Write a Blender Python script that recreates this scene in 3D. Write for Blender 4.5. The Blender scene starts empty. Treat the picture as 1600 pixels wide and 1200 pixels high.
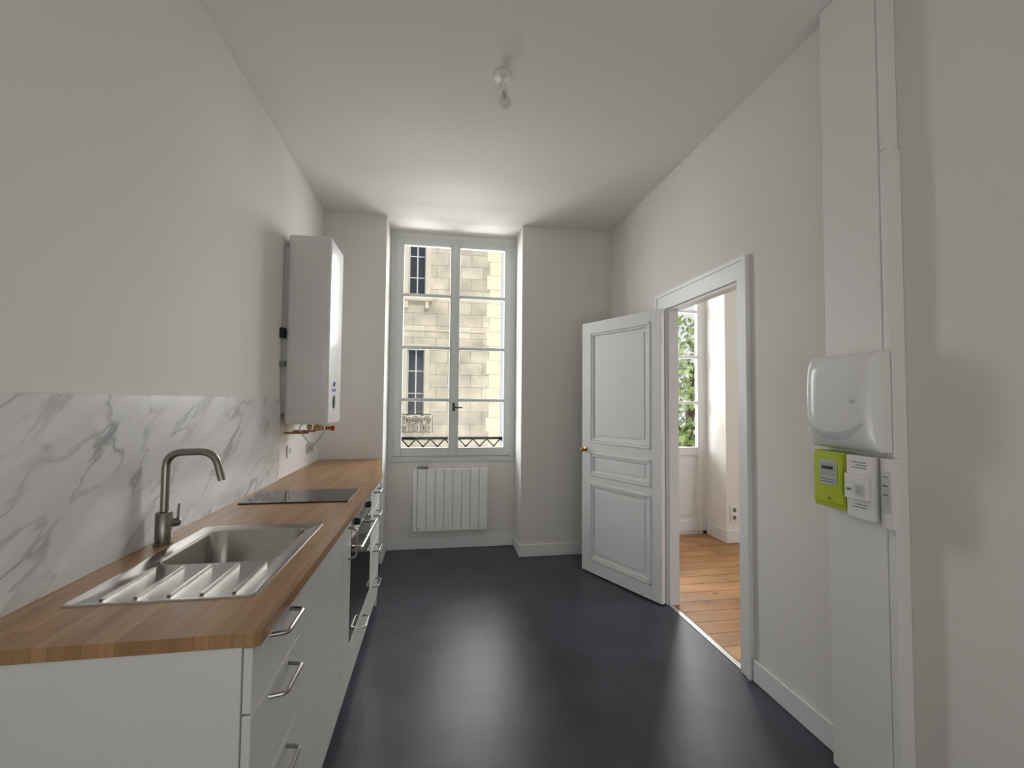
import bpy, bmesh, math, random
from mathutils import Vector, Matrix
random.seed(4)
COL = bpy.context.scene.collection
PI = math.pi
ORG = {}

# ------------------------------------------------------------------ materials
def lin(c):
    c = c/255.0
    return c/12.92 if c <= .04045 else ((c+.055)/1.055)**2.4
def L(rgb): return (lin(rgb[0]), lin(rgb[1]), lin(rgb[2]), 1)
def scl(c, k): return (min(1, c[0]*k), min(1, c[1]*k), min(1, c[2]*k), 1)
def newmat(name):
    m = bpy.data.materials.new(name); m.use_nodes = True
    nt = m.node_tree
    return m, nt, nt.nodes['Principled BSDF']
def N(nt, t, **kw):
    n = nt.nodes.new(t)
    for k, v in kw.items(): setattr(n, k, v)
    return n
def mat(name, rgb, rough=.5, metal=0.0, var=.04, scale=6.0, bump=0.0, bscale=200.0, coat=0.0, spec=.5):
    m, nt, p = newmat(name)
    tc = N(nt, 'ShaderNodeTexCoord'); no = N(nt, 'ShaderNodeTexNoise')
    no.inputs['Scale'].default_value = scale; no.inputs['Detail'].default_value = 3
    nt.links.new(tc.outputs['Object'], no.inputs['Vector'])
    mx = N(nt, 'ShaderNodeMix', data_type='RGBA')
    c = L(rgb)
    mx.inputs[6].default_value = scl(c, 1-var); mx.inputs[7].default_value = scl(c, 1+var)
    nt.links.new(no.outputs['Fac'], mx.inputs[0]); nt.links.new(mx.outputs[2], p.inputs['Base Color'])
    p.inputs['Roughness'].default_value = rough; p.inputs['Metallic'].default_value = metal; p.inputs['Specular IOR Level'].default_value = spec
    if coat: p.inputs['Coat Weight'].default_value = coat
    if bump:
        b = N(nt, 'ShaderNodeBump'); n2 = N(nt, 'ShaderNodeTexNoise')
        n2.inputs['Scale'].default_value = bscale
        nt.links.new(tc.outputs['Object'], n2.inputs['Vector']); nt.links.new(n2.outputs['Fac'], b.inputs['Height'])
        b.inputs['Strength'].default_value = bump; b.inputs['Distance'].default_value = .002
        nt.links.new(b.outputs['Normal'], p.inputs['Normal'])
    return m
def brickmat(name, c1, c2, mortar, bw, rh, ms, order, rough, noise=.25, nscale=(3, 3, 3), bump=.0, offset=.5, bias=0, spec=.5):
    """order: which object axes feed the texture's x (length) and y (rows)"""
    m, nt, p = newmat(name)
    tc = N(nt, 'ShaderNodeTexCoord'); sp = N(nt, 'ShaderNodeSeparateXYZ'); cb = N(nt, 'ShaderNodeCombineXYZ')
    nt.links.new(tc.outputs['Object'], sp.inputs[0])
    nt.links.new(sp.outputs[order[0]], cb.inputs[0]); nt.links.new(sp.outputs[order[1]], cb.inputs[1])
    br = N(nt, 'ShaderNodeTexBrick'); br.offset = offset
    nt.links.new(cb.outputs[0], br.inputs['Vector'])
    br.inputs['Color1'].default_value = L(c1); br.inputs['Color2'].default_value = L(c2); br.inputs['Mortar'].default_value = L(mortar)
    br.inputs['Scale'].default_value = 1; br.inputs['Brick Width'].default_value = bw; br.inputs['Row Height'].default_value = rh
    br.inputs['Mortar Size'].default_value = ms; br.inputs['Mortar Smooth'].default_value = .1; br.inputs['Bias'].default_value = bias
    mp = N(nt, 'ShaderNodeMapping'); mp.inputs['Scale'].default_value = nscale
    nt.links.new(cb.outputs[0], mp.inputs[0])
    no = N(nt, 'ShaderNodeTexNoise'); no.inputs['Scale'].default_value = 1; no.inputs['Detail'].default_value = 5
    nt.links.new(mp.outputs[0], no.inputs['Vector'])
    rp = N(nt, 'ShaderNodeMapRange'); rp.inputs['From Min'].default_value = .3; rp.inputs['From Max'].default_value = .7
    rp.inputs['To Min'].default_value = 1-noise; rp.inputs['To Max'].default_value = 1+noise*.4
    nt.links.new(no.outputs['Fac'], rp.inputs['Value'])
    mx = N(nt, 'ShaderNodeMix', data_type='RGBA', blend_type='MULTIPLY'); mx.inputs[0].default_value = 1
    nt.links.new(br.outputs['Color'], mx.inputs[6]); nt.links.new(rp.outputs[0], mx.inputs[7])
    nt.links.new(mx.outputs[2], p.inputs['Base Color'])
    p.inputs['Roughness'].default_value = rough; p.inputs['Specular IOR Level'].default_value = spec
    if bump:
        b = N(nt, 'ShaderNodeBump'); b.inputs['Strength'].default_value = bump; b.inputs['Distance'].default_value = .003; b.invert = True
        nt.links.new(br.outputs['Fac'], b.inputs['Height']); nt.links.new(b.outputs['Normal'], p.inputs['Normal'])
    return m
def knots(m):
    """small dark knots scattered over old boards"""
    nt = m.node_tree; p = nt.nodes['Principled BSDF']
    src = p.inputs['Base Color'].links[0].from_socket
    tc = N(nt, 'ShaderNodeTexCoord'); mp = N(nt, 'ShaderNodeMapping'); mp.inputs['Scale'].default_value = (4.5, 8, 1)
    nt.links.new(tc.outputs['Object'], mp.inputs[0])
    vo = N(nt, 'ShaderNodeTexVoronoi'); vo.inputs['Scale'].default_value = 1; nt.links.new(mp.outputs[0], vo.inputs['Vector'])
    r = N(nt, 'ShaderNodeMapRange'); r.inputs['From Min'].default_value = .05; r.inputs['From Max'].default_value = .17
    r.inputs['To Min'].default_value = .42; r.inputs['To Max'].default_value = 1
    nt.links.new(vo.outputs['Distance'], r.inputs['Value'])
    mx = N(nt, 'ShaderNodeMix', data_type='RGBA', blend_type='MULTIPLY'); mx.inputs[0].default_value = 1
    nt.links.new(src, mx.inputs[6]); nt.links.new(r.outputs[0], mx.inputs[7]); nt.links.new(mx.outputs[2], p.inputs['Base Color'])
    return m
def marble():
    m, nt, p = newmat('marble')
    tc = N(nt, 'ShaderNodeTexCoord'); mr = N(nt, 'ShaderNodeMapping'); mr.inputs['Rotation'].default_value = (math.radians(-33), 0, 0)
    mp = N(nt, 'ShaderNodeMapping'); mp.inputs['Scale'].default_value = (1, 1.0, 3.0)
    nt.links.new(tc.outputs['Object'], mr.inputs[0]); nt.links.new(mr.outputs[0], mp.inputs[0])
    def vein(scale, w, dist, off, det):
        ad = N(nt, 'ShaderNodeVectorMath', operation='ADD'); ad.inputs[1].default_value = off
        nt.links.new(mp.outputs[0], ad.inputs[0])
        no = N(nt, 'ShaderNodeTexNoise'); no.inputs['Scale'].default_value = scale; no.inputs['Detail'].default_value = det
        no.inputs['Distortion'].default_value = dist; no.inputs['Roughness'].default_value = .55
        nt.links.new(ad.outputs[0], no.inputs['Vector'])
        s = N(nt, 'ShaderNodeMath', operation='SUBTRACT'); s.inputs[1].default_value = .5
        nt.links.new(no.outputs['Fac'], s.inputs[0])
        a = N(nt, 'ShaderNodeMath', operation='ABSOLUTE'); nt.links.new(s.outputs[0], a.inputs[0])
        r = N(nt, 'ShaderNodeMapRange', interpolation_type='SMOOTHSTEP'); r.inputs['From Min'].default_value = 0; r.inputs['From Max'].default_value = w
        r.inputs['To Min'].default_value = 1; r.inputs['To Max'].default_value = 0
        nt.links.new(a.outputs[0], r.inputs['Value'])
        return r
    v1 = vein(1.9, .034, .3, (3.1, 1.7, .4), 4); v2 = vein(1.3, .13, .2, (8.1, 4.2, 2.2), 3)
    no = N(nt, 'ShaderNodeTexNoise'); no.inputs['Scale'].default_value = 3.0
    nt.links.new(mp.outputs[0], no.inputs['Vector'])
    k = N(nt, 'ShaderNodeMapRange'); k.inputs['From Min'].default_value = .38; k.inputs['From Max'].default_value = .82
    nt.links.new(no.outputs['Fac'], k.inputs['Value'])
    mu = N(nt, 'ShaderNodeMath', operation='MULTIPLY'); nt.links.new(v1.outputs[0], mu.inputs[0]); nt.links.new(k.outputs[0], mu.inputs[1])
    m2 = N(nt, 'ShaderNodeMath', operation='MULTIPLY'); nt.links.new(v2.outputs[0], m2.inputs[0]); m2.inputs[1].default_value = .17
    ad = N(nt, 'ShaderNodeMath', operation='ADD'); ad.use_clamp = True
    nt.links.new(mu.outputs[0], ad.inputs[0]); nt.links.new(m2.outputs[0], ad.inputs[1])
    mx = N(nt, 'ShaderNodeMix', data_type='RGBA'); mx.inputs[6].default_value = L((231, 231, 232)); mx.inputs[7].default_value = L((142, 142, 147))
    nt.links.new(ad.outputs[0], mx.inputs[0]); nt.links.new(mx.outputs[2], p.inputs['Base Color'])
    p.inputs['Roughness'].default_value = .25
    return m
def glass(name, tint=(1, 1, 1), refl=.06):
    m = bpy.data.materials.new(name); m.use_nodes = True; nt = m.node_tree
    nt.nodes.remove(nt.nodes['Principled BSDF'])
    out = nt.nodes['Material Output']; t = N(nt, 'ShaderNodeBsdfTransparent'); g = N(nt, 'ShaderNodeBsdfGlossy'); mx = N(nt, 'ShaderNodeMixShader')
    t.inputs[0].default_value = (*tint, 1); g.inputs['Roughness'].default_value = .02; mx.inputs[0].default_value = refl
    nt.links.new(t.outputs[0], mx.inputs[1]); nt.links.new(g.outputs[0], mx.inputs[2]); nt.links.new(mx.outputs[0], out.inputs[0])
    return m

M = dict(
 wall=mat('white_wall_paint', (233, 231, 226), .9, var=.012, scale=2, bump=.08, bscale=90, spec=.1),
 ceil=mat('ceiling_paint', (233, 232, 228), .9, var=.012, scale=2, spec=.1),
 cream=mat('cream_wall_paint', (236, 234, 228), .85, var=.015, scale=2, spec=.2),
 trim=mat('white_gloss_paint', (236, 237, 238), .4, var=.015),
 door=mat('door_paint', (229, 230, 231), .38, var=.015),
 win=mat('window_paint', (214, 219, 217), .4, var=.02),
 floor=brickmat('charcoal_vinyl_tiles', (66, 70, 80), (71, 75, 85), (57, 60, 69), .62, .31, .002, (1, 0), .38, .28, (4, 4, 4), 0, spec=.5),
 pine=knots(brickmat('old_pine_planks', (178, 126, 78), (204, 154, 102), (100, 62, 36), 2.6, .14, .004, (0, 1), .5, .42, (1.8, 4, 1), .2, offset=.37)),
 oak=brickmat('oak_butcher_block', (157, 117, 80), (181, 142, 101), (142, 103, 69), .34, .030, .0005, (1, 0), .34, .18, (5, 60, 1), 0, offset=.43),
 marble=marble(),
 cab=mat('white_cabinet', (225, 225, 223), .4, var=.01),
 carc=mat('cabinet_carcass', (214, 214, 211), .5, var=.01),
 steel=mat('stainless_steel', (184, 181, 176), .22, 1.0, var=.04, scale=30),
 tapm=mat('brushed_nickel', (142, 138, 132), .27, 1.0, var=.04, scale=40),
 handle=mat('handle_steel', (165, 163, 160), .28, 1.0),
 blackglass=mat('black_glass', (14, 14, 16), .06, var=.02),
 ring=mat('printed_grey', (92, 92, 95), .3),
 black=mat('black_plastic', (24, 24, 26), .4),
 grey=mat('grey_plastic', (120, 122, 124), .5),
 lgrey=mat('pale_grey_plastic', (192, 194, 196), .45),
 lightgrey=mat('light_grey_plastic', (214, 215, 218), .25),
 white=mat('white_plastic', (236, 235, 232), .4, var=.01),
 gloss=mat('glossy_white_plastic', (238, 238, 237), .16, var=.01),
 rad=mat('radiator_enamel', (247, 247, 247), .35, var=.005),
 enamel=mat('white_enamel', (220, 220, 219), .3, var=.01, coat=.2),
 copper=mat('copper', (152, 114, 92), .35, 1.0),
 brass=mat('brass', (172, 142, 90), .3, 1.0),
 red=mat('red_plastic', (160, 46, 40), .4),
 blue=mat('blue_print', (44, 74, 170), .4),
 lime=mat('lime_plastic', (184, 202, 34), .4, var=.03),
 green=mat('green_button', (80, 160, 84), .4),
 lcd=mat('lcd_screen', (176, 184, 178), .2),
 iron=mat('wrought_iron', (18, 18, 20), .9, spec=.05),
 stone=brickmat('limestone_blocks', (216, 208, 190), (196, 187, 169), (166, 158, 142), .62, .33, .009, (0, 2), .9, .36, (1.6, 1.6, 1.6), .3),
 stone2=mat('limestone_trim', (208, 200, 182), .9, var=.14, scale=4),
 quoin=mat('pale_yellow_limestone', (228, 218, 192), .9, var=.18, scale=7),
 darkpane=mat('dark_window_pane', (44, 52, 62), .15, var=.2),
 facwin=mat('facade_window_paint', (204, 207, 208), .6),
 pave=mat('street_paving', (150, 148, 144), .9, var=.1, scale=1),
 leaf=mat('tree_leaf', (142, 162, 98), .6, var=.45, scale=1.2),
 bark=mat('tree_bark', (96, 80, 64), .9, var=.2),
 glass=glass('clear_glass', refl=.012),
 bulb=glass('bulb_glass', (.9, .9, .88), .16),
 alu=mat('threshold_metal', (206, 204, 200), .35, .6),
)

# ------------------------------------------------------------------ mesh builder
def fillet(pts, r, n=6):
    pts = [Vector(p) for p in pts]; out = [pts[0]]
    for i in range(1, len(pts)-1):
        a, b, c = pts[i-1], pts[i], pts[i+1]
        u = (a-b); v = (c-b); rr = min(r, u.length*.49, v.length*.49)
        p0 = b+u.normalized()*rr; p1 = b+v.normalized()*rr
        for k in range(n+1):
            t = k/n
            out.append(p0*(1-t)**2 + b*2*t*(1-t) + p1*t*t)
    out.append(pts[-1]); return out
def rrect(cx, cy, hx, hy, r, n=6):
    o = []
    for (sx, sy, a0) in ((1, 1, 0), (-1, 1, PI/2), (-1, -1, PI), (1, -1, 1.5*PI)):
        for k in range(n+1):
            a = a0+k/n*PI/2
            o.append((cx+sx*(hx-r)+r*math.cos(a), cy+sy*(hy-r)+r*math.sin(a)))
    return o
class MB:
    def __init__(s): s.bm = bmesh.new(); s.wn = False
    def box(s, x0, x1, y0, y1, z0, z1, b=0, seg=2):
        bm = s.bm
        v = [bm.verts.new((x, y, z)) for x in (x0, x1) for y in (y0, y1) for z in (z0, z1)]
        fs = [bm.faces.new([v[i] for i in f]) for f in ((0,1,3,2),(4,6,7,5),(0,4,5,1),(2,3,7,6),(0,2,6,4),(1,5,7,3))]
        if b:
            s.wn = True
            es = list({e for f in fs for e in f.edges})
            bmesh.ops.bevel(bm, geom=es, offset=b, segments=seg, profile=.5, affect='EDGES', clamp_overlap=True)
        return s
    def prism(s, poly, z0, z1):
        s.loft([[(x, y, z0) for x, y in poly], [(x, y, z1) for x, y in poly]], True, True); return s
    def loft(s, loops, c0=False, c1=False, closed=True):
        bm = s.bm; R = [[bm.verts.new(p) for p in lp] for lp in loops]
        n = len(R[0])
        for a, b in zip(R, R[1:]):
            for i in range(n if closed else n-1):
                j = (i+1) % n
                try: bm.faces.new((a[i], a[j], b[j], b[i]))
                except ValueError: pass
        if c0: bm.faces.new(R[0][::-1])
        if c1: bm.faces.new(R[-1])
        return s
    def tube(s, pts, r, seg=12, closed=False):
        pts = [Vector(p) for p in pts]; n = len(pts); loops = []
        nrm = None
        for i, p in enumerate(pts):
            if closed: t = (pts[(i+1) % n]-pts[i-1]).normalized()
            else: t = (pts[min(i+1, n-1)]-pts[max(i-1, 0)]).normalized()
            if nrm is None:
                nrm = t.cross(Vector((0, 0, 1)))
                if nrm.length < .01: nrm = t.cross(Vector((0, 1, 0)))
                nrm.normalize()
            else:
                nrm = (nrm-t*nrm.dot(t)).normalized()
            bn = t.cross(nrm)
            rr = r[i] if isinstance(r, (list, tuple)) else r
            loops.append([p+nrm*rr*math.cos(a)+bn*rr*math.sin(a) for a in [2*PI*k/seg for k in range(seg)]])
        if closed: loops.append(loops[0])
        s.loft(loops, not closed, not closed)
        if closed: bmesh.ops.remove_doubles(s.bm, verts=s.bm.verts, dist=1e-6)
        return s
    def lathe(s, prof, o, axis=(0, 0, 1), seg=24):
        ax = Vector(axis).normalized(); o = Vector(o)
        u = ax.cross(Vector((0, 1, 0)))
        if u.length < .01: u = ax.cross(Vector((1, 0, 0)))
        u.normalize(); w = ax.cross(u)
        loops = [[o+ax*h+u*max(r, 1e-4)*math.cos(a)+w*max(r, 1e-4)*math.sin(a) for a in [2*PI*k/seg for k in range(seg)]] for r, h in prof]
        s.loft(loops, True, True); return s
    def grid(s, fn, nu, nv):
        bm = s.bm; V = [[bm.verts.new(fn(i/nu, j/nv)) for j in range(nv+1)] for i in range(nu+1)]
        for i in range(nu):
            for j in range(nv): bm.faces.new((V[i][j], V[i+1][j], V[i+1][j+1], V[i][j+1]))
        return s
    def ring(s, cx, cy, z, r0, r1, n=40):
        s.loft([[(cx+r*math.cos(2*PI*k/n), cy+r*math.sin(2*PI*k/n), z) for k in range(n)] for r in (r0, r1)]); return s
    def build(s, name, m, parent=None, loc=None, recalc=True):
        bm = s.bm
        org = ORG[parent] if parent is not None else Vector(loc or (0, 0, 0))
        bmesh.ops.translate(bm, verts=bm.verts, vec=-org)
        if recalc: bmesh.ops.recalc_face_normals(bm, faces=bm.faces)
        for f in bm.faces: f.smooth = True
        for e in bm.edges:
            if len(e.link_faces) == 2 and e.calc_face_angle(0) > .55: e.smooth = False
        me = bpy.data.meshes.new(name); bm.to_mesh(me); bm.free()
        me.materials.append(m)
        o = bpy.data.objects.new(name, me); COL.objects.link(o)
        if s.wn:
            wm = o.modifiers.new('weighted_normal', 'WEIGHTED_NORMAL'); wm.keep_sharp = True
        if parent is not None: o.parent = parent
        else: o.location = org
        ORG[o] = org
        return o
def tag(o, label, cat, group=None, kind=None):
    o['label'] = label; o['category'] = cat
    if group: o['group'] = group
    if kind: o['kind'] = kind
    return o
def thing(name, label, cat, loc, group=None, kind=None):
    o = bpy.data.objects.new(name, None); COL.objects.link(o); o.location = loc; o.empty_display_size = .1
    ORG[o] = Vector(loc); return tag(o, label, cat, group, kind)
def struct(mb, name, m, label, cat, loc=None): return tag(mb.build(name, m, None, loc), label, cat, None, 'structure')

# ------------------------------------------------------------------ room numbers (metres)
XL, XR, YB, YN, ZC = -1.0, 1.61, 4.0, 4.34, 3.05
NX0, NX1 = -.478, .75
YR = -2.2
WT = .062
struct(MB().box(XL-.12, XR, YR-.12, 4.5, -.12, 0), 'floor', M['floor'], 'dark charcoal vinyl tile floor of the kitchen', 'floor')
struct(MB().box(XR, 5.0, YR-.12, 4.56, -.12, 0), 'floor_next_room', M['pine'], 'old orange pine plank floor in the next room', 'floor')
struct(MB().box(XL-.12, 5.0, YR-.12, 4.56, ZC, ZC+.12), 'ceiling', M['ceil'], 'plain white painted ceiling', 'ceiling')
struct(MB().box(XL-.12, XL, YR, 4.5, 0, ZC), 'wall_left', M['wall'], 'plain white wall behind the worktop', 'wall')
DY0, DY1, DZ = 2.15, 2.92, 2.08
struct(MB().box(XR, XR+WT, YR, DY0, 0, ZC).box(XR, XR+WT, DY1, 4.0, 0, ZC).box(XR, XR+WT, DY0, DY1, DZ, ZC), 'wall_right', M['wall'], 'white wall with the doorway to the next room', 'wall')
wb = MB().box(XL, NX0, YB, 4.5, 0, ZC).box(NX1, XR+WT, YB, 4.5, 0, ZC).box(NX0, NX1, YN, 4.5, 0, .84).box(NX0, NX1, YN, 4.5, 3.0, ZC)
struct(wb, 'wall_back', M['wall'], 'white end wall with the deep window recess', 'wall')
struct(MB().box(XL-.12, 5.0, YR-.12, YR, 0, ZC), 'wall_front', M['wall'], 'white wall behind the viewer', 'wall')
WX0, WX1 = 1.74, 2.89
wf = MB().box(WX1, 5.0, 4.1, 4.56, 0, ZC).box(XR+WT, WX0, 4.42, 4.56, 0, ZC).box(WX0, WX1, 4.42, 4.56, 2.95, ZC)
struct(wf, 'wall_far', M['cream'], 'white wall of the next room beside the glazed door', 'wall')
struct(MB().box(4.9, 5.0, YR, 4.1, 0, ZC), 'wall_side', M['cream'], 'far side wall of the next room', 'wall')

def bboard(name, boxes, label):
    mb = MB()
    for b in boxes: mb.box(*b, .004, 1)
    struct(mb, name, M['trim'], label, 'baseboard')
bboard('baseboard_right', [(XR-.015, XR, 1.563, 2.07, 0, .11), (XR-.015, XR, 3.07, 3.985, 0, .11), (XR-.015, XR, YR, 1.29, 0, .11)], 'white baseboard along the doorway wall')
bboard('baseboard_back', [(NX1-.001, XR-.015, YB-.015, YB, 0, .11), (NX1-.015, NX1, YB-.015, YN-.015, 0, .11), (NX0, NX1, YN-.015, YN, 0, .11), (NX0, NX0+.015, YB-.01, YN-.015, 0, .11)], 'white baseboard around the window recess')
bboard('baseboard_far', [(WX1, 4.9, 4.085, 4.1, 0, .13), (WX1-.015, WX1, 4.085, 4.42, 0, .13)], 'white baseboard in the next room')

# door casing
tr = MB()
cx0 = XR-.02
tr.box(cx0, XR, 2.075, DY0, 0, 2.2).box(cx0, XR, DY1, 3.06, 0, 2.2).box(cx0, XR, DY0, DY1, DZ, 2.2)
tr.box(cx0-.006, cx0, 2.075, 2.098, 0, 2.177).box(cx0-.006, cx0, 3.037, 3.06, 0, 2.177).box(cx0-.006, cx0, 2.075, 3.06, 2.177, 2.2)
tr.box(XR, XR+WT+.01, DY0, DY0+.015, 0, DZ).box(XR, XR+WT+.01, DY1-.012, DY1, 0, DZ).box(XR, XR+WT+.01, DY0+.015, DY1-.012, DZ-.015, DZ)
tr.box(XR+WT, XR+WT+.015, 2.06, DY0, 0, 2.2).box(XR+WT, XR+WT+.015, DY1, 3.02, 0, 2.2).box(XR+WT, XR+WT+.015, DY0, DY1, DZ, 2.2)
struct(tr, 'trim_1', M['trim'], 'white moulded door casing around the doorway', 'door casing')
struct(MB().box(XR-.012, XR+.02, DY0+.015, DY1-.012, 0, .005, .002), 'trim_2', M['alu'], 'pale metal threshold strip between dark and pine floors', 'threshold')

# panelled door leaf (local frame: hinge at origin, leaf along +x, room face at y=0)
d = thing('door_1', 'white panelled door standing open into the kitchen', 'door', (1.545, 2.90, .012), kind='structure')
d.rotation_euler = (0, 0, math.atan2(.725, -.337)); ORG[d] = Vector((0, 0, 0))
W, H, T = .80, 2.065, .04
panels = [(.09, .71, .10, .735), (.09, .71, .79, .985), (.09, .71, 1.06, 1.985)]
fr = MB().box(0, .09, -T, 0, 0, H, .002).box(.71, W, -T, 0, 0, H, .002)
for z0, z1 in ((0, .10), (.735, .79), (.985, 1.06), (1.985, H)): fr.box(.09, .71, -T, 0, z0, z1)
leaf = fr.build('leaf_frame', M['door'], d)
for (x0, x1, z0, z1) in panels:
    p = MB().box(x0, x1, -T+.012, -.012, z0, z1)
    m_ = .045
    dz = .02 if z1-z0 > .25 else .012
    p.box(x0+m_+.02, x1-m_-.02, -.014, -.007, z0+m_+dz, z1-m_-dz, .005)
    pa = p.build('panel', M['door'], d)
    mo = MB()
    for (k, wd, y1) in ((0, .020, .006), (.020, .016, .000)):
        a0, a1, b0, b1 = x0+k, x1-k, z0+k, z1-k
        mo.box(a0, a1, -.014, y1, b0, b0+wd, .005).box(a0, a1, -.014, y1, b1-wd, b1, .005)
        mo.box(a0, a0+wd, -.014, y1, b0, b1, .005).box(a1-wd, a1, -.014, y1, b0, b1, .005)
    mo.build('moulding', M['door'], pa)
kp = [(.02, 0), (.02, .004), (.008, .007), (.007, .024), (.015, .029), (.02, .038), (.019, .046), (.011, .052), (0, .053)]
MB().lathe(kp, (.755, 0, 1.0), (0, 1, 0)).build('door_knob', M['brass'], d)['label'] = 'round brass knob'
MB().lathe(kp, (.755, -T, 1.0), (0, -1, 0)).build('door_knob', M['brass'], d)['label'] = 'round brass knob'
for z in (.25, 1.05, 1.82):
    MB().lathe([(.007, 0), (.007, .09)], (-.004, .004, z)).build('hinge', M['door'], d)

# ------------------------------------------------------------------ kitchen window
w = thing('window_1', 'tall double casement window with eight panes above the radiator', 'window', (.136, 4.37, .84), kind='structure')
y0, y1 = YN+.0, YN+.07
f = MB().box(NX0, NX0+.055, y0, y1, .84, 3.0, .004).box(NX1-.055, NX1, y0, y1, .84, 3.0, .004).box(NX0+.055, NX1-.055, y0, y1, .84, .875, .004).box(NX0+.055, NX1-.055, y0, y1, 2.955, 3.0, .004)
f.box(NX0, NX1, y0-.02, y0+.01, .83, .85, .004)
f.build('window_frame', M['win'], w)
zs = [1.416, 1.92, 2.43]
for (a, b, ga, gb) in ((NX0+.055, .139, NX0+.13, .095), (.143, NX1-.055, .19, NX1-.118)):
    s = MB(); c0, c1 = y0-.012, y0+.04
    s.box(a, ga, c0, c1, .877, 2.953, .005).box(gb, b, c0, c1, .877, 2.953, .005)
    s.box(ga, gb, c0, c1, .877, .958, .005).box(ga, gb, c0, c1, 2.915, 2.953, .005)
    for z in zs: s.box(ga, gb, c0+.006, c1-.004, z-.016, z+.016, .005)
    so = s.build('casement', M['win'], w)
    MB().box(ga, gb, y0+.016, y0+.02, .958, 2.915).build('pane', M['glass'], so)
MB().box(.118, .166, y0-.022, y0-.012, .88, 2.95, .006).build('centre_bead', M['win'], w)
hh = MB().box(.13, .154, y0-.03, y0-.022, 1.31, 1.39, .003).tube(fillet([(.142, y0-.03, 1.345), (.142, y0-.06, 1.345), (.225, y0-.06, 1.345)], .012), .007)
hh.build('window_handle', M['black'], w)

# guard rail outside
g = thing('window_guard_rail', 'black iron guard rail with crossed bars outside the kitchen window', 'railing', (.136, 4.56, .80))
MB().box(NX0-.05, NX1+.05, 4.55, 4.58, 1.015, 1.04, .003).build('top_rail', M['iron'], g)
MB().box(NX0-.05, NX1+.05, 4.55, 4.575, .86, .875, .003).build('bottom_rail', M['iron'], g)
k = MB(); n = 9; dx = (NX1-NX0+.06)/n
for i in range(n):
    xa = NX0-.03+i*dx
    k.tube([(xa, 4.562, .87), (xa+dx, 4.562, 1.02)], .007, 6).tube([(xa, 4.562, 1.02), (xa+dx, 4.562, .87)], .007, 6)
k.build('lattice', M['iron'], g)
for xa in (NX0-.04, NX1+.04): MB().tube([(xa, 4.562, .7), (xa, 4.562, 1.02)], .008, 8).tube([(xa, 4.562, .75), (xa, 4.50, .75)], .008, 8).build('post', M['iron'], g)

# ------------------------------------------------------------------ next-room glazed door
w2 = thing('window_2', 'white glazed garden door with panes and solid lower panel', 'window', (2.3, 4.47, 0), kind='structure')
y0 = 4.43
MB().box(WX0, WX0+.05, y0, y0+.08, 0, 2.95).box(WX1-.05, WX1, y0, y0+.08, 0, 2.95).box(WX0, WX1, y0, y0+.08, 2.9, 2.95).box(WX0, WX1, y0, y0+.08, 0, .03).build('window_frame', M['trim'], w2)
for (a, b) in ((WX0+.052, 2.298), (2.302, WX1-.052)):
    s = MB(); c0, c1 = y0-.01, y0+.045; ga, gb = a+.06, b-.055
    s.box(a, ga, c0, c1, .032, 2.898, .005).box(gb, b, c0, c1, .032, 2.898, .005)
    for z0, z1 in ((.032, .15), (.84, .93), (2.84, 2.898)): s.box(ga, gb, c0, c1, z0, z1, .005)
    for z in (1.41, 1.91, 2.41): s.box(ga, gb, c0+.006, c1-.004, z-.016, z+.016, .004)
    so = s.build('casement', M['trim'], w2)
    MB().box(ga, gb, y0+.014, y0+.018, .93, 2.84).build('pane', M['glass'], so)
    MB().box(ga, gb, y0+.005, y0+.03, .15, .84).box(ga+.05, gb-.05, y0-.005, y0+.01, .2, .79, .006).build('lower_panel', M['trim'], so)

# ------------------------------------------------------------------ worktop run
ZT, ZU = .90, .87
wt = MB()
wt.box(-.999, -.377, 1.063, 1.515, ZU, ZT).box(-.999, -.86, 1.515, 1.895, ZU, ZT).box(-.495, -.377, 1.515, 1.895, ZU, ZT)
wt.prism([(-.999, 1.895), (-.377, 1.895), (-.377, 3.2), (-.50, 3.998), (-.999, 3.998)], ZU, ZT)
tag(wt.build('worktop', M['oak'], None, (-.69, 2.5, ZU)), 'long oak butcher block worktop along the left wall', 'worktop')
tag(MB().box(-.999, -.988, 1.06, 3.0, ZT, 1.42, .001, 1).build('splashback', M['marble'], None, (-.994, 2.0, ZT)), 'white marble effect splashback panel with grey veins above the worktop', 'splashback')

XF0, XF1 = -.414, -.395
def carcass(root, ya, yb, zt=ZU):
    MB().box(-.985, -.416, ya, ya+.016, .085, zt).box(-.985, -.416, yb-.016, yb, .085, zt).box(-.985, -.416, ya+.016, yb-.016, .085, .101).box(-.985, -.975, ya+.016, yb-.016, .101, zt).build('body', M['carc'], root)
def front(root, name, ya, yb, z0, z1): return MB().box(XF0, XF1, ya+.002, yb-.002, z0+.002, z1-.002, .0015, 1).build(name, M['cab'], root)
def hhandle(par, yc, z, ln=.14):
    MB().tube(fillet([(XF1-.002, yc-ln/2, z), (-.358, yc-ln/2+.008, z), (-.358, yc+ln/2-.008, z), (XF1-.002, yc+ln/2, z)], .012), .0058, 10).build('handle', M['handle'], par)
def vhandle(par, y, zc, ln=.14):
    MB().tube(fillet([(XF1-.002, y, zc-ln/2), (-.358, y, zc-ln/2+.008), (-.358, y, zc+ln/2-.008), (XF1-.002, y, zc+ln/2)], .012), .0058, 10).build('handle', M['handle'], par)

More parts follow.
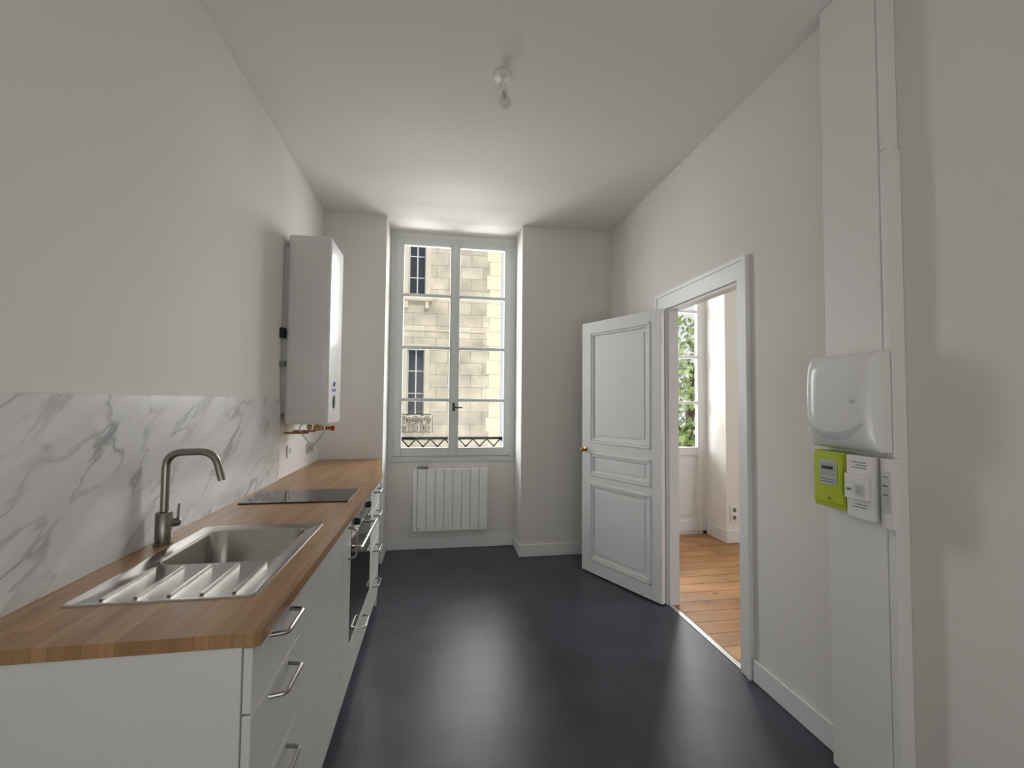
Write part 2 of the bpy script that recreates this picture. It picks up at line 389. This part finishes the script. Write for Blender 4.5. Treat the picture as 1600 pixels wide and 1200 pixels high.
c = thing('base_cabinet', 'white drawer cabinet at the near end of the worktop with plain side panel', 'cabinet', (-.7, 1.25, .0))
carcass(c, 1.084, 1.42)
MB().box(-.998, XF0-.002, 1.067, 1.083, .0, ZU, .001, 1).build('side_panel', M['cab'], c)
for z0, z1 in ((.72, .866), (.50, .72), (.28, .50), (.085, .28)):
    dr = front(c, 'drawer', 1.069, 1.42, z0, z1); hhandle(dr, 1.25, z1-.03)
c = thing('base_cabinet', 'white cabinet under the sink with one plain wide door', 'cabinet', (-.7, 1.7, .085))
carcass(c, 1.421, 1.99); front(c, 'door', 1.421, 1.99, .085, .866)
c = thing('base_cabinet', 'narrow white pull-out cabinet between sink cabinet and oven', 'cabinet', (-.7, 2.09, .085))
carcass(c, 1.991, 2.189); dr = front(c, 'door', 1.991, 2.189, .085, .866); vhandle(dr, 2.12, .76)
c = thing('base_cabinet', 'low white drawer unit beneath the built-in oven', 'cabinet', (-.7, 2.49, .085))
carcass(c, 2.191, 2.789, .262); dr = front(c, 'drawer', 2.19, 2.79, .085, .275); hhandle(dr, 2.49, .235)
MB().box(-.985, -.416, 2.191, 2.789, .262, .2755).build('top_board', M['carc'], c)
c = thing('base_cabinet', 'white drawer cabinet at the far end of the worktop past the oven', 'cabinet', (-.7, 2.99, .085))
carcass(c, 2.791, 3.19)
for z0, z1 in ((.72, .866), (.50, .72), (.28, .50), (.085, .28)):
    dr = front(c, 'drawer', 2.791, 3.19, z0, z1); hhandle(dr, 2.99, z1-.04)
MB().prism([(-.416, 3.192), (-.40, 3.192), (-.52, 3.985), (-.536, 3.985)], .0, ZU).build('filler_panel', M['cab'], c)
tag(MB().box(-.462, -.448, 1.085, 3.19, 0, .083).build('plinth', M['cab'], None, (-.455, 2.1, 0)), 'white recessed plinth under the base cabinets', 'plinth')

# oven
o = thing('oven', 'built-in black glass oven with steel control strip below the hob', 'oven', (-.65, 2.49, .2756))
MB().box(-.95, -.416, 2.195, 2.785, .2756, .866).build('body', M['grey'], o)
cp = MB().box(-.416, -.394, 2.193, 2.787, .755, .865, .002).build('control_panel', M['steel'], o)
for y in (2.31, 2.67):
    MB().lathe([(.018, 0), (.018, .012), (.015, .018), (0, .019)], (-.394, y, .81), (1, 0, 0)).build('knob', M['black'], cp)
MB().box(-.395, -.3935, 2.40, 2.58, .79, .83).build('display', M['blackglass'], cp)
od = MB().box(-.416, -.393, 2.193, 2.787, .28, .751, .003).build('door', M['blackglass'], o)
MB().tube([(-.355, 2.23, .70), (-.355, 2.75, .70)], .009, 14).tube([(-.393, 2.26, .70), (-.355, 2.26, .70)], .006, 10).tube([(-.393, 2.72, .70), (-.355, 2.72, .70)], .006, 10).build('handle', M['steel'], od)

# hob
h = thing('induction_hob', 'black glass two zone hob set in the worktop past the sink', 'hob', (-.695, 2.49, ZT))
MB().box(-.95, -.44, 2.335, 2.65, ZT, ZT+.006, .002).build('glass_top', M['blackglass'], h)
for x in (-.83, -.62): MB().ring(x, 2.4925, ZT+.0063, .078, .080).build('cooking_zone', M['ring'], h)
for y in (2.42, 2.46, 2.50, 2.54, 2.58): MB().box(-.475, -.463, y-.006, y+.006, ZT+.0061, ZT+.0064).build('touch_control', M['ring'], h)

# sink
s = thing('kitchen_sink', 'stainless steel inset sink with single bowl and ridged drainboard', 'sink', (-.68, 1.6, ZT))
def lp(cx, cy, hx, hy, r, z): return [(x, y, z) for x, y in rrect(cx, cy, hx, hy, r, 7)]
cx, cy, hx, hy = -.681, 1.60, .223, .347
bx, by, bhx, bhy = -.678, 1.705, .172, .182
MB().loft([lp(cx, cy, hx, hy, .018, ZT), lp(cx, cy, hx-.002, hy-.002, .018, ZT+.003), lp(cx, cy, hx-.007, hy-.007, .016, ZT+.0038), lp(cx, cy, hx-.013, hy-.013, .014, ZT+.0018),
   lp(bx, by, bhx+.004, bhy+.004, .058, ZT+.0018), lp(bx, by, bhx, bhy, .055, ZT), lp(bx, by, bhx-.003, bhy-.003, .053, ZT-.008), lp(bx, by, bhx-.012, bhy-.012, .05, ZT-.135),
   lp(bx, by, bhx-.02, bhy-.02, .046, ZT-.155), lp(bx, by, bhx-.04, bhy-.04, .035, ZT-.165), lp(bx, by, .04, .04, .039, ZT-.17)], False, True).build('basin', M['steel'], s)
k = MB()
for i in range(5):
    x = -.832+i*.077
    k.box(x-.005, x+.005, 1.285, 1.50, ZT+.0012, ZT+.0046, .0015)
k.build('drainboard_ridges', M['steel'], s)
MB().lathe([(.036, 0), (.036, .003), (.028, .004), (.02, .002), (0, .002)], (bx, by, ZT-.17)).build('drain', M['handle'], s)

# tap
t = thing('kitchen_tap', 'brushed steel mixer tap with square swan neck behind the sink', 'tap', (-.945, 1.744, ZT))
tx, ty = -.945, 1.744
MB().lathe([(.029, 0), (.029, .004), (.0255, .006), (.0255, .105), (.022, .112), (.014, .114)], (tx, ty, ZT)).build('body', M['tapm'], t)
MB().tube(fillet([(tx, ty, ZT+.11), (tx, ty, 1.218), (tx+.155, ty, 1.222), (tx+.182, ty, 1.118)], .055, 10), .0128, 16).build('spout', M['tapm'], t)
lv = MB().lathe([(.015, 0), (.015, .03), (.012, .034), (0, .034)], (tx+.012, ty+.006, ZT+.07), (.75, .66, 0))
lv.tube([(tx+.032, ty+.023, ZT+.078), (tx+.034, ty+.024, ZT+.135)], .0042, 8).build('lever', M['tapm'], t)

# ------------------------------------------------------------------ water heater
h = thing('water_heater', 'tall flat white water heater hung on the left wall above the worktop', 'water heater', (-.86, 3.19, 1.25))
hx0, hx1, hy0, hy1, hz0, hz1 = -.972, -.705, 3.0, 3.385, 1.25, 2.475
pts = rrect((hx0+hx1)/2, (hy0+hy1)/2, (hx1-hx0)/2, (hy1-hy0)/2, .03, 5)
def sc(z, k): return [(x+(k if x < -.84 else -k), y+(k if y < 3.19 else -k), z) for x, y in pts]
MB().loft([sc(hz0, .012), sc(hz0+.004, .004), sc(hz0+.015, 0), sc(hz1-.015, 0), sc(hz1-.004, .004), sc(hz1, .012)], True, True).build('casing', M['enamel'], h)
MB().box(-.999, hx0+.004, 3.03, 3.35, 1.32, 2.40).build('wall_bracket', M['lgrey'], h)
MB().box(-.999, hx0-.002, 2.975, 3.03, 1.80, 1.865, .004).build('side_clip', M['black'], h)
MB().box(-.999, hx0-.002, 2.985, 3.03, 1.62, 1.65, .004).build('side_clip', M['grey'], h)
dp = MB().loft([[(hx1-.001+dxx, 3.16+.028*math.cos(a), 1.395+.045*math.sin(a)) for a in [2*PI*i/28 for i in range(28)]] for dxx in (0, .006)], True, True).build('control_display', M['black'], h)
MB().lathe([(.014, 0), (.014, .004), (0, .004)], (hx1+.005, 3.16, 1.40), (1, 0, 0)).build('dial', M['grey'], dp)
lg = MB().tube([(hx1+.0005, 3.13, 1.505), (hx1+.0005, 3.15, 1.53), (hx1+.0005, 3.165, 1.50), (hx1+.0005, 3.185, 1.53)], .004, 6)
for i in range(6): lg.box(hx1, hx1+.001, 3.10+i*.02, 3.112+i*.02, 1.465, 1.485)
lg.build('logo', M['blue'], h)
for (y, xx) in ((3.10, -.84), (3.28, -.84)):
    pp = MB().tube(fillet([(xx, y, hz0+.01), (xx, y, 1.19), (-.992, y, 1.19)], .025), .007, 10).build('pipe', M['copper'], h)
    MB().lathe([(.014, 0), (.016, .004), (.016, .024), (.014, .028)], (xx, y, 1.215), seg=6).build('nut', M['brass'], pp)
vv = MB().box(-.86, -.80, 3.26, 3.30, 1.195, 1.225, .006).lathe([(.012, 0), (.012, .06)], (-.80, 3.28, 1.21), (1, 0, 0)).build('safety_valve', M['brass'], h)
MB().lathe([(.017, 0), (.019, .008), (.017, .022), (0, .023)], (-.742, 3.28, 1.21), (1, 0, 0), 10).build('valve_knob', M['red'], vv)
MB().tube([(-.84+.085*math.sin(a)+.03*math.sin(2*a), 3.16-.09*math.sin(a), 1.17+.085*math.cos(a)) for a in [2*PI*i/30*.9+.3 for i in range(31)]], .0045, 8).build('drain_hose', M['lgrey'], h)

# outlets
def outlet(name, label, loc, axis, m1, m2, hgt=.08, wid=.08, n=1):
    o = thing(name, label, 'power outlet', loc)
    x, y, z = loc
    if axis == 'x': MB().box(x, x+.011, y-wid/2, y+wid/2, z-hgt/2, z+hgt/2, .003).build('plate', m1, o)
    else: MB().box(x-wid/2, x+wid/2, y-.011, y, z-hgt/2, z+hgt/2, .003).build('plate', m1, o)
    for i in range(n):
        zz = z+(i-(n-1)/2)*.075; yy = y
        if wid > hgt: zz = z; yy = y+(i-(n-1)/2)*.071
        if axis == 'x': MB().lathe([(.021, 0), (.021, .002), (.018, .001), (0, .001)], (x+.0105, yy, zz), (1, 0, 0)).build('socket', m2, o)
        else: MB().lathe([(.021, 0), (.021, .002), (.018, .001), (0, .001)], (x, y-.0105, zz), (0, -1, 0)).build('socket', m2, o)
outlet('power_outlet', 'single white outlet on left wall just below the water heater', (-.9995, 3.21, 1.06), 'x', M['white'], M['lgrey'])
outlet('power_outlet', 'double grey outlet on left wall near the corner past the heater', (-.9995, 3.70, 1.03), 'x', M['lgrey'], M['grey'], .08, .15, 2)
outlet('power_outlet', 'white double outlet low on the wall of the next room', (2.97, 4.0995, .29), 'y', M['white'], M['grey'], .155, .08, 2)

# ------------------------------------------------------------------ radiator
r = thing('electric_radiator', 'white finned electric radiator on the wall below the window', 'radiator', (.125, 4.29, .185))
MB().box(-.22, .47, 4.30, 4.338, .20, .75, .004).build('back_body', M['rad'], r)
MB().box(-.226, -.187, 4.258, 4.31, .185, .763, .006).build('control_side', M['rad'], r)
for i in range(8):
    xa = -.1845+i*.0825
    MB().box(xa, xa+.0805, 4.255, 4.31, .185, .763, .005, 2).build('fin', M['rad'], r)
MB().box(-.19, -.09, 4.27, 4.32, .763, .782, .004).build('control_panel', M['grey'], r)
MB().box(-.176, -.166, 4.2535, 4.256, .205, .215).build('badge', M['grey'], r)

# ------------------------------------------------------------------ ceiling lamp
c = thing('ceiling_lamp', 'bare bulb in a white socket on the ceiling', 'ceiling lamp', (.291, 2.144, ZC))
MB().lathe([(.045, 0), (.045, -.010), (.04, -.018), (.018, -.022), (0, -.022)], (.291, 2.144, ZC)).build('rosette', M['white'], c)
MB().tube([(.291, 2.144, ZC-.02), (.292, 2.142, ZC-.04)], .006, 8).build('cord', M['white'], c)
ax = Vector((.12, -.05, -1))
so = MB().lathe([(.012, 0), (.018, .006), (.018, .035), (.021, .04), (.021, .05), (.015, .052)], (.292, 2.142, ZC-.036), ax).build('socket', M['white'], c)
b0 = Vector((.292, 2.142, ZC-.036))+ax.normalized()*.05
MB().lathe([(.013, 0), (.014, .012), (.024, .03), (.03, .05), (.029, .066), (.02, .082), (.008, .089), (0, .09)], b0, ax).build('bulb', M['bulb'], c)
MB().tube([b0, b0+ax.normalized()*.04], .005, 8).build('filament_stem', M['lgrey'], c)

# ------------------------------------------------------------------ electrical trunking and panel on right wall
GY0, GY1 = 1.295, 1.563
t = thing('cable_trunking', 'wide white cable trunking running floor to ceiling on the right wall', 'cable trunking', (1.58, 1.43, 0))
MB().box(1.554, 1.6095, GY0+.028, GY1, 0, 3.049, .003).build('trunk', M['white'], t)
MB().box(1.549, 1.555, GY0+.032, GY1-.006, .004, 3.045, .002).build('cover', M['white'], t)
MB().box(1.551, 1.6095, GY0, GY0+.027, 0, 2.32, .003).build('edge_duct', M['white'], t)
MB().box(1.551, 1.6095, GY0+.008, GY0+.027, 2.322, 3.049, .003).build('edge_duct', M['white'], t)

e = thing('fuse_box', 'white domed fuse box mounted on the trunking on the right wall', 'fuse box', (1.52, 1.437, 1.24))
zc, zh, yc, yh = 1.42, .178, 1.437, .142
MB().box(1.503, 1.5488, yc-yh, yc+yh, zc-zh, zc+zh, .006).build('housing', M['white'], e)
def dome(u, v, off=0.0):
    uu, vv = 2*u-1, 2*v-1
    dpt = .066*max(0, 1-abs(uu)**5)**.55*max(0, 1-abs(vv)**6)**.6*(1-.12*vv*vv)
    return (1.506-dpt-off, yc+uu*(yh-.001), zc+vv*(zh-.001))
cv = MB().grid(lambda u, v: dome(u, v), 48, 48).build('cover_door', M['gloss'], e)
def arc(u, v):
    uu = .95-1.78*u
    b = -.80+.50*abs(uu)**2.4; tt = b+.03+.13*(1-abs(uu)**2)
    vv = b+(tt-b)*v
    return dome((uu+1)/2, (vv+1)/2, .002)
MB().grid(arc, 48, 8).build('grey_band', M['lightgrey'], cv)  # pale grey crescent laid just proud of the lower dome
MB().lathe([(.006, 0), (.006, .002), (0, .002)], (1.441, 1.348, 1.42), (-1, 0, 0)).build('latch', M['lgrey'], cv)

mt = thing('electricity_meter', 'lime green electricity meter below the fuse box', 'electricity meter', (1.52, 1.49, 1.01))
MB().box(1.495, 1.549, 1.429, 1.568, 1.012, 1.228, .006).build('housing', M['lime'], mt)
fc = MB().box(1.486, 1.497, 1.436, 1.561, 1.03, 1.222, .006).build('face', M['lime'], mt)
MB().box(1.483, 1.487, 1.455, 1.53, 1.10, 1.195, .002).build('bezel', M['lgrey'], fc)
sc_ = MB().box(1.4815, 1.4835, 1.462, 1.523, 1.135, 1.185, .0005).build('screen', M['lcd'], fc)
MB().box(1.4808, 1.4816, 1.468, 1.517, 1.16, 1.172).build('screen_print', M['black'], sc_)
for z in (1.11, 1.12): MB().box(1.4824, 1.4831, 1.462, 1.523, z, z+.004).build('print_line', M['grey'], fc)
MB().lathe([(.005, 0), (.005, .003), (0, .003)], (1.486, 1.49, 1.05), (-1, 0, 0)).build('seal_screw', M['brass'], fc)

b = thing('circuit_breaker', 'white main circuit breaker with green button beside the lime meter', 'circuit breaker', (1.52, 1.36, 1.0))
MB().box(1.493, 1.549, 1.326, 1.424, 1.0, 1.226, .005).build('housing', M['white'], b)
fc = MB().box(1.475, 1.494, 1.334, 1.416, 1.07, 1.16, .004).build('raised_face', M['white'], b)
MB().box(1.472, 1.476, 1.39, 1.405, 1.10, 1.108, .001).build('green_button', M['green'], fc)
MB().box(1.466, 1.476, 1.344, 1.364, 1.09, 1.125, .002).build('lever', M['lgrey'], fc)
for z, a0, a1 in ((1.20, 1.344, 1.40), (1.19, 1.344, 1.385), (1.18, 1.344, 1.40), (1.05, 1.344, 1.39), (1.04, 1.344, 1.40)): MB().box(1.4918, 1.4935, a0, a1, z, z+.003).build('print_line', M['grey'], b)
b = thing('terminal_block', 'narrow white module with faint print at the near side of the breaker', 'terminal block', (1.53, 1.29, .98))
MB().box(1.512, 1.549, 1.272, 1.312, .985, 1.225, .004).build('housing', M['white'], b)
MB().box(1.509, 1.513, 1.278, 1.306, 1.04, 1.18, .001).build('cover', M['lightgrey'], b)
for z in (1.10, 1.13, 1.16): MB().box(1.5082, 1.5092, 1.283, 1.301, z, z+.004).build('print_line', M['grey'], b)

tag(MB().box(1.416, 1.575, 3.993, 3.9998, 2.49, 2.70, .002).build('access_panel', M['wall'], None, (1.495, 3.996, 2.49)), 'small flush square access panel high on the wall right of the window', 'access panel')

# ------------------------------------------------------------------ outside
struct(MB().box(-14, 22, 4.6, 40, -4.7, -4.5), 'ground', M['pave'], 'pale street far below the windows', 'ground')
bd = thing('stone_building', 'pale stone townhouse across the street behind the kitchen window', 'building', (-3.5, 12.4, -4.5))
FX0, FX1, FY = -8.0, 1.62, 12.0
wins = []
for xc in (-.62, -2.5, -4.4, -6.3):
    for (z0, z1) in ((4.15, 5.9), (1.0, 2.8), (-2.2, -.4)): wins.append((xc-.22, xc+.22, z0, z1))
xs = sorted({FX0, FX1, *[a for w_ in wins for a in w_[:2]]}); zs_ = sorted({-4.5, 9.0, *[a for w_ in wins for a in w_[2:]]})
k = MB()
for xa, xb in zip(xs, xs[1:]):
    for za, zb in zip(zs_, zs_[1:]):
        if not any(abs(xa-w_[0]) < 1e-6 and abs(za-w_[2]) < 1e-6 for w_ in wins): k.box(xa, xb, FY, FY+.5, za, zb)
k.build('wall', M['stone'], bd)
MB().box(FX0, FX1-.36, FY-.025, FY, 3.27, 3.32).build('cornice', M['stone2'], bd)
MB().box(FX0, FX1+.1, FY-.25, FY, 8.4, 8.7).build('roof_cornice', M['stone2'], bd)
k = MB(); z = -4.5; i = 0
while z < 8.3:
    k.box(FX1-(.36 if i % 2 else .28), FX1+.02, FY-.02, FY+.3, z+.004, z+.388, .004, 1)
    z += .39; i += 1
k.build('quoins', M['quoin'], bd)
for (a, b_, z0, z1) in wins:
    f_ = MB().box(a, a+.025, FY+.12, FY+.18, z0, z1).box(b_-.025, b_, FY+.12, FY+.18, z0, z1).box(a, b_, FY+.12, FY+.18, z0, z0+.04).box(a, b_, FY+.12, FY+.18, z1-.04, z1).box((a+b_)/2-.016, (a+b_)/2+.016, FY+.11, FY+.18, z0, z1)
    for q in (1, 2): f_.box(a, b_, FY+.13, FY+.17, z0+(z1-z0)*q/3-.012, z0+(z1-z0)*q/3+.012)
    fo = f_.build('window', M['facwin'], bd)
    MB().box(a, b_, FY+.15, FY+.16, z0, z1).build('pane', M['darkpane'], fo)
    MB().box(a-.14, a, FY-.03, FY+.02, z0, z1+.12, .008, 1).box(b_, b_+.14, FY-.03, FY+.02, z0, z1+.12, .008, 1).box(a, b_, FY-.03, FY+.02, z1, z1+.12, .008, 1).build('surround', M['stone2'], bd)
    MB().box(a-.2, b_+.2, FY-.12, FY, z0-.09, z0, .02, 1).box(a-.1, a, FY-.08, FY, z0-.28, z0-.09).box(b_, b_+.1, FY-.08, FY, z0-.28, z0-.09).build('ledge', M['stone2'], bd)
    if z0 > 3: continue
    yb = FY-.22; zb = z0-.42
    bl = MB().box(a-.2, b_+.2, yb-.008, yb+.008, zb+.46, zb+.48).box(a-.2, b_+.2, yb-.008, yb+.008, zb, zb+.015)
    for q in range(3):
        xx = a-.06+q*.3
        bl.tube([(xx+.11*(1-t/30)*math.cos(t*.42+1.5), yb, zb+.12+.11*(1-t/30)*math.sin(t*.42+1.5)) for t in range(26)], .008, 6)
        bl.tube([(xx+.11*(1-t/30)*math.cos(PI+1.5+t*.42), yb, zb+.34+.11*(1-t/30)*math.sin(PI+1.5+t*.42)) for t in range(26)], .008, 6)
        bl.box(xx+.14, xx+.154, yb-.007, yb+.007, zb, zb+.46)
    bl.build('balcony_rail', M['iron'], bd)

def tree(loc, r, zc, n, label):
    t = thing('street_tree', label, 'tree', loc)
    x, y, z = loc
    tk = MB().tube([(x, y, z), (x+.05, y, z+2), (x-.05, y+.1, zc), (x, y, zc+r*.6)], [.16, .12, .08, .03], 10)
    for i in range(9):
        a = i*2.4; zz = zc-r*.5+i*.2
        tk.tube([(x, y, zz), (x+r*.4*math.cos(a), y+r*.4*math.sin(a), zz+.5), (x+r*.75*math.cos(a), y+r*.75*math.sin(a), zz+.8)], [.04, .025, .01], 6)
    tk.build('trunk', M['bark'], t)
    mb = MB(); bm = mb.bm
    for i in range(n):
        while True:
            p = Vector((random.uniform(-1, 1), random.uniform(-1, 1), random.uniform(-1, 1)))
            if .25 < p.length < 1: break
        c_ = Vector((x, y, zc))+Vector((p.x*r, p.y*r, p.z*r*1.25))
        q = Vector((random.gauss(0, 1), random.gauss(0, 1), random.gauss(0, 1))).normalized(); u = q.orthogonal().normalized(); v = q.cross(u)
        s_ = random.uniform(.07, .13)
        bm.faces.new([bm.verts.new(c_+u*s_), bm.verts.new(c_+v*s_*.5), bm.verts.new(c_-u*s_), bm.verts.new(c_-v*s_*.5)])
    mb.build('foliage', M['leaf'], t, recalc=False)
tree((6.4, 10.4, -4.5), 1.9, 1.3, 3400, 'green leafy tree outside the glazed door of the next room')

# ------------------------------------------------------------------ light
def area(name, loc, target, sx, sy, power, col=(1, 1, 1)):
    l = bpy.data.lights.new(name, 'AREA'); l.shape = 'RECTANGLE'; l.size = sx; l.size_y = sy; l.energy = power; l.color = col
    o = bpy.data.objects.new(name, l); COL.objects.link(o); o.location = loc
    o.rotation_euler = (Vector(target)-Vector(loc)).to_track_quat('-Z', 'Y').to_euler(); return o
area('sky_fill_left', (-3.6, 7.4, 3.0), (.2, 4.3, 1.9), 4.4, 4.0, 620, (.97, .985, 1))  # added unseen panel outside, standing in for sky light
area('sky_fill_right', (3.1, 7.1, 3.0), (.1, 4.3, 1.9), 2.6, 3.2, 260, (1, .99, .97))  # another added sky panel, hidden from view by the end wall
area('street_bounce', (.2, 7.4, -1.6), (.13, 4.3, 2.0), 4, 2.0, 300, (1, .985, .96))
area('door_sky_fill', (1.6, 8.5, 3.6), (2.3, 4.4, 1.4), 2.2, 2.5, 240, (1, .99, .97))  # added unseen panel sending sky light through the glazed door
area('rear_fill', (.3, -2.05, 1.0), (.3, .3, 3.0), 2.2, 1.6, 31, (1, .985, .96))  # added fill aimed up at the ceiling; the wall behind has no window
area('next_room_fill', (4.7, 1.6, 1.8), (2.5, 3.0, .9), 1.8, 1.8, 44, (.96, .98, 1))  # added fill brightening the next room and door jamb, not a fitted lamp
sl = bpy.data.lights.new('sun', 'SUN'); sl.energy = 1.8; sl.angle = .01; sl.color = (1, .95, .86)
so = bpy.data.objects.new('sun', sl); COL.objects.link(so); so.rotation_euler = Vector((-.35, .75, -.75)).to_track_quat('-Z', 'Y').to_euler()
wd = bpy.data.worlds.new('World'); bpy.context.scene.world = wd; wd.use_nodes = True
bg = wd.node_tree.nodes['Background']; bg.inputs[0].default_value = (.94, .97, 1, 1); bg.inputs[1].default_value = .85

# ------------------------------------------------------------------ camera
F = 690.0
a, p, rl = math.atan(114/F), math.atan(27/F), .0088
fw = Vector((math.sin(a)*math.cos(p), math.cos(a)*math.cos(p), math.sin(p)))
R0 = Vector((math.cos(a), -math.sin(a), 0)); U0 = R0.cross(fw)
R = R0*math.cos(rl)+U0*math.sin(rl); U = U0*math.cos(rl)-R0*math.sin(rl)
cam = bpy.data.cameras.new('camera'); cam.sensor_width = 36; cam.lens = F*36/1600; cam.clip_start = .02
co = bpy.data.objects.new('camera', cam); COL.objects.link(co)
mw = Matrix((R, U, -fw)).transposed().to_4x4(); mw.translation = Vector((0, 0, 1.41)); co.matrix_world = mw
bpy.context.scene.camera = co
bpy.context.scene.view_settings.view_transform = 'Standard'
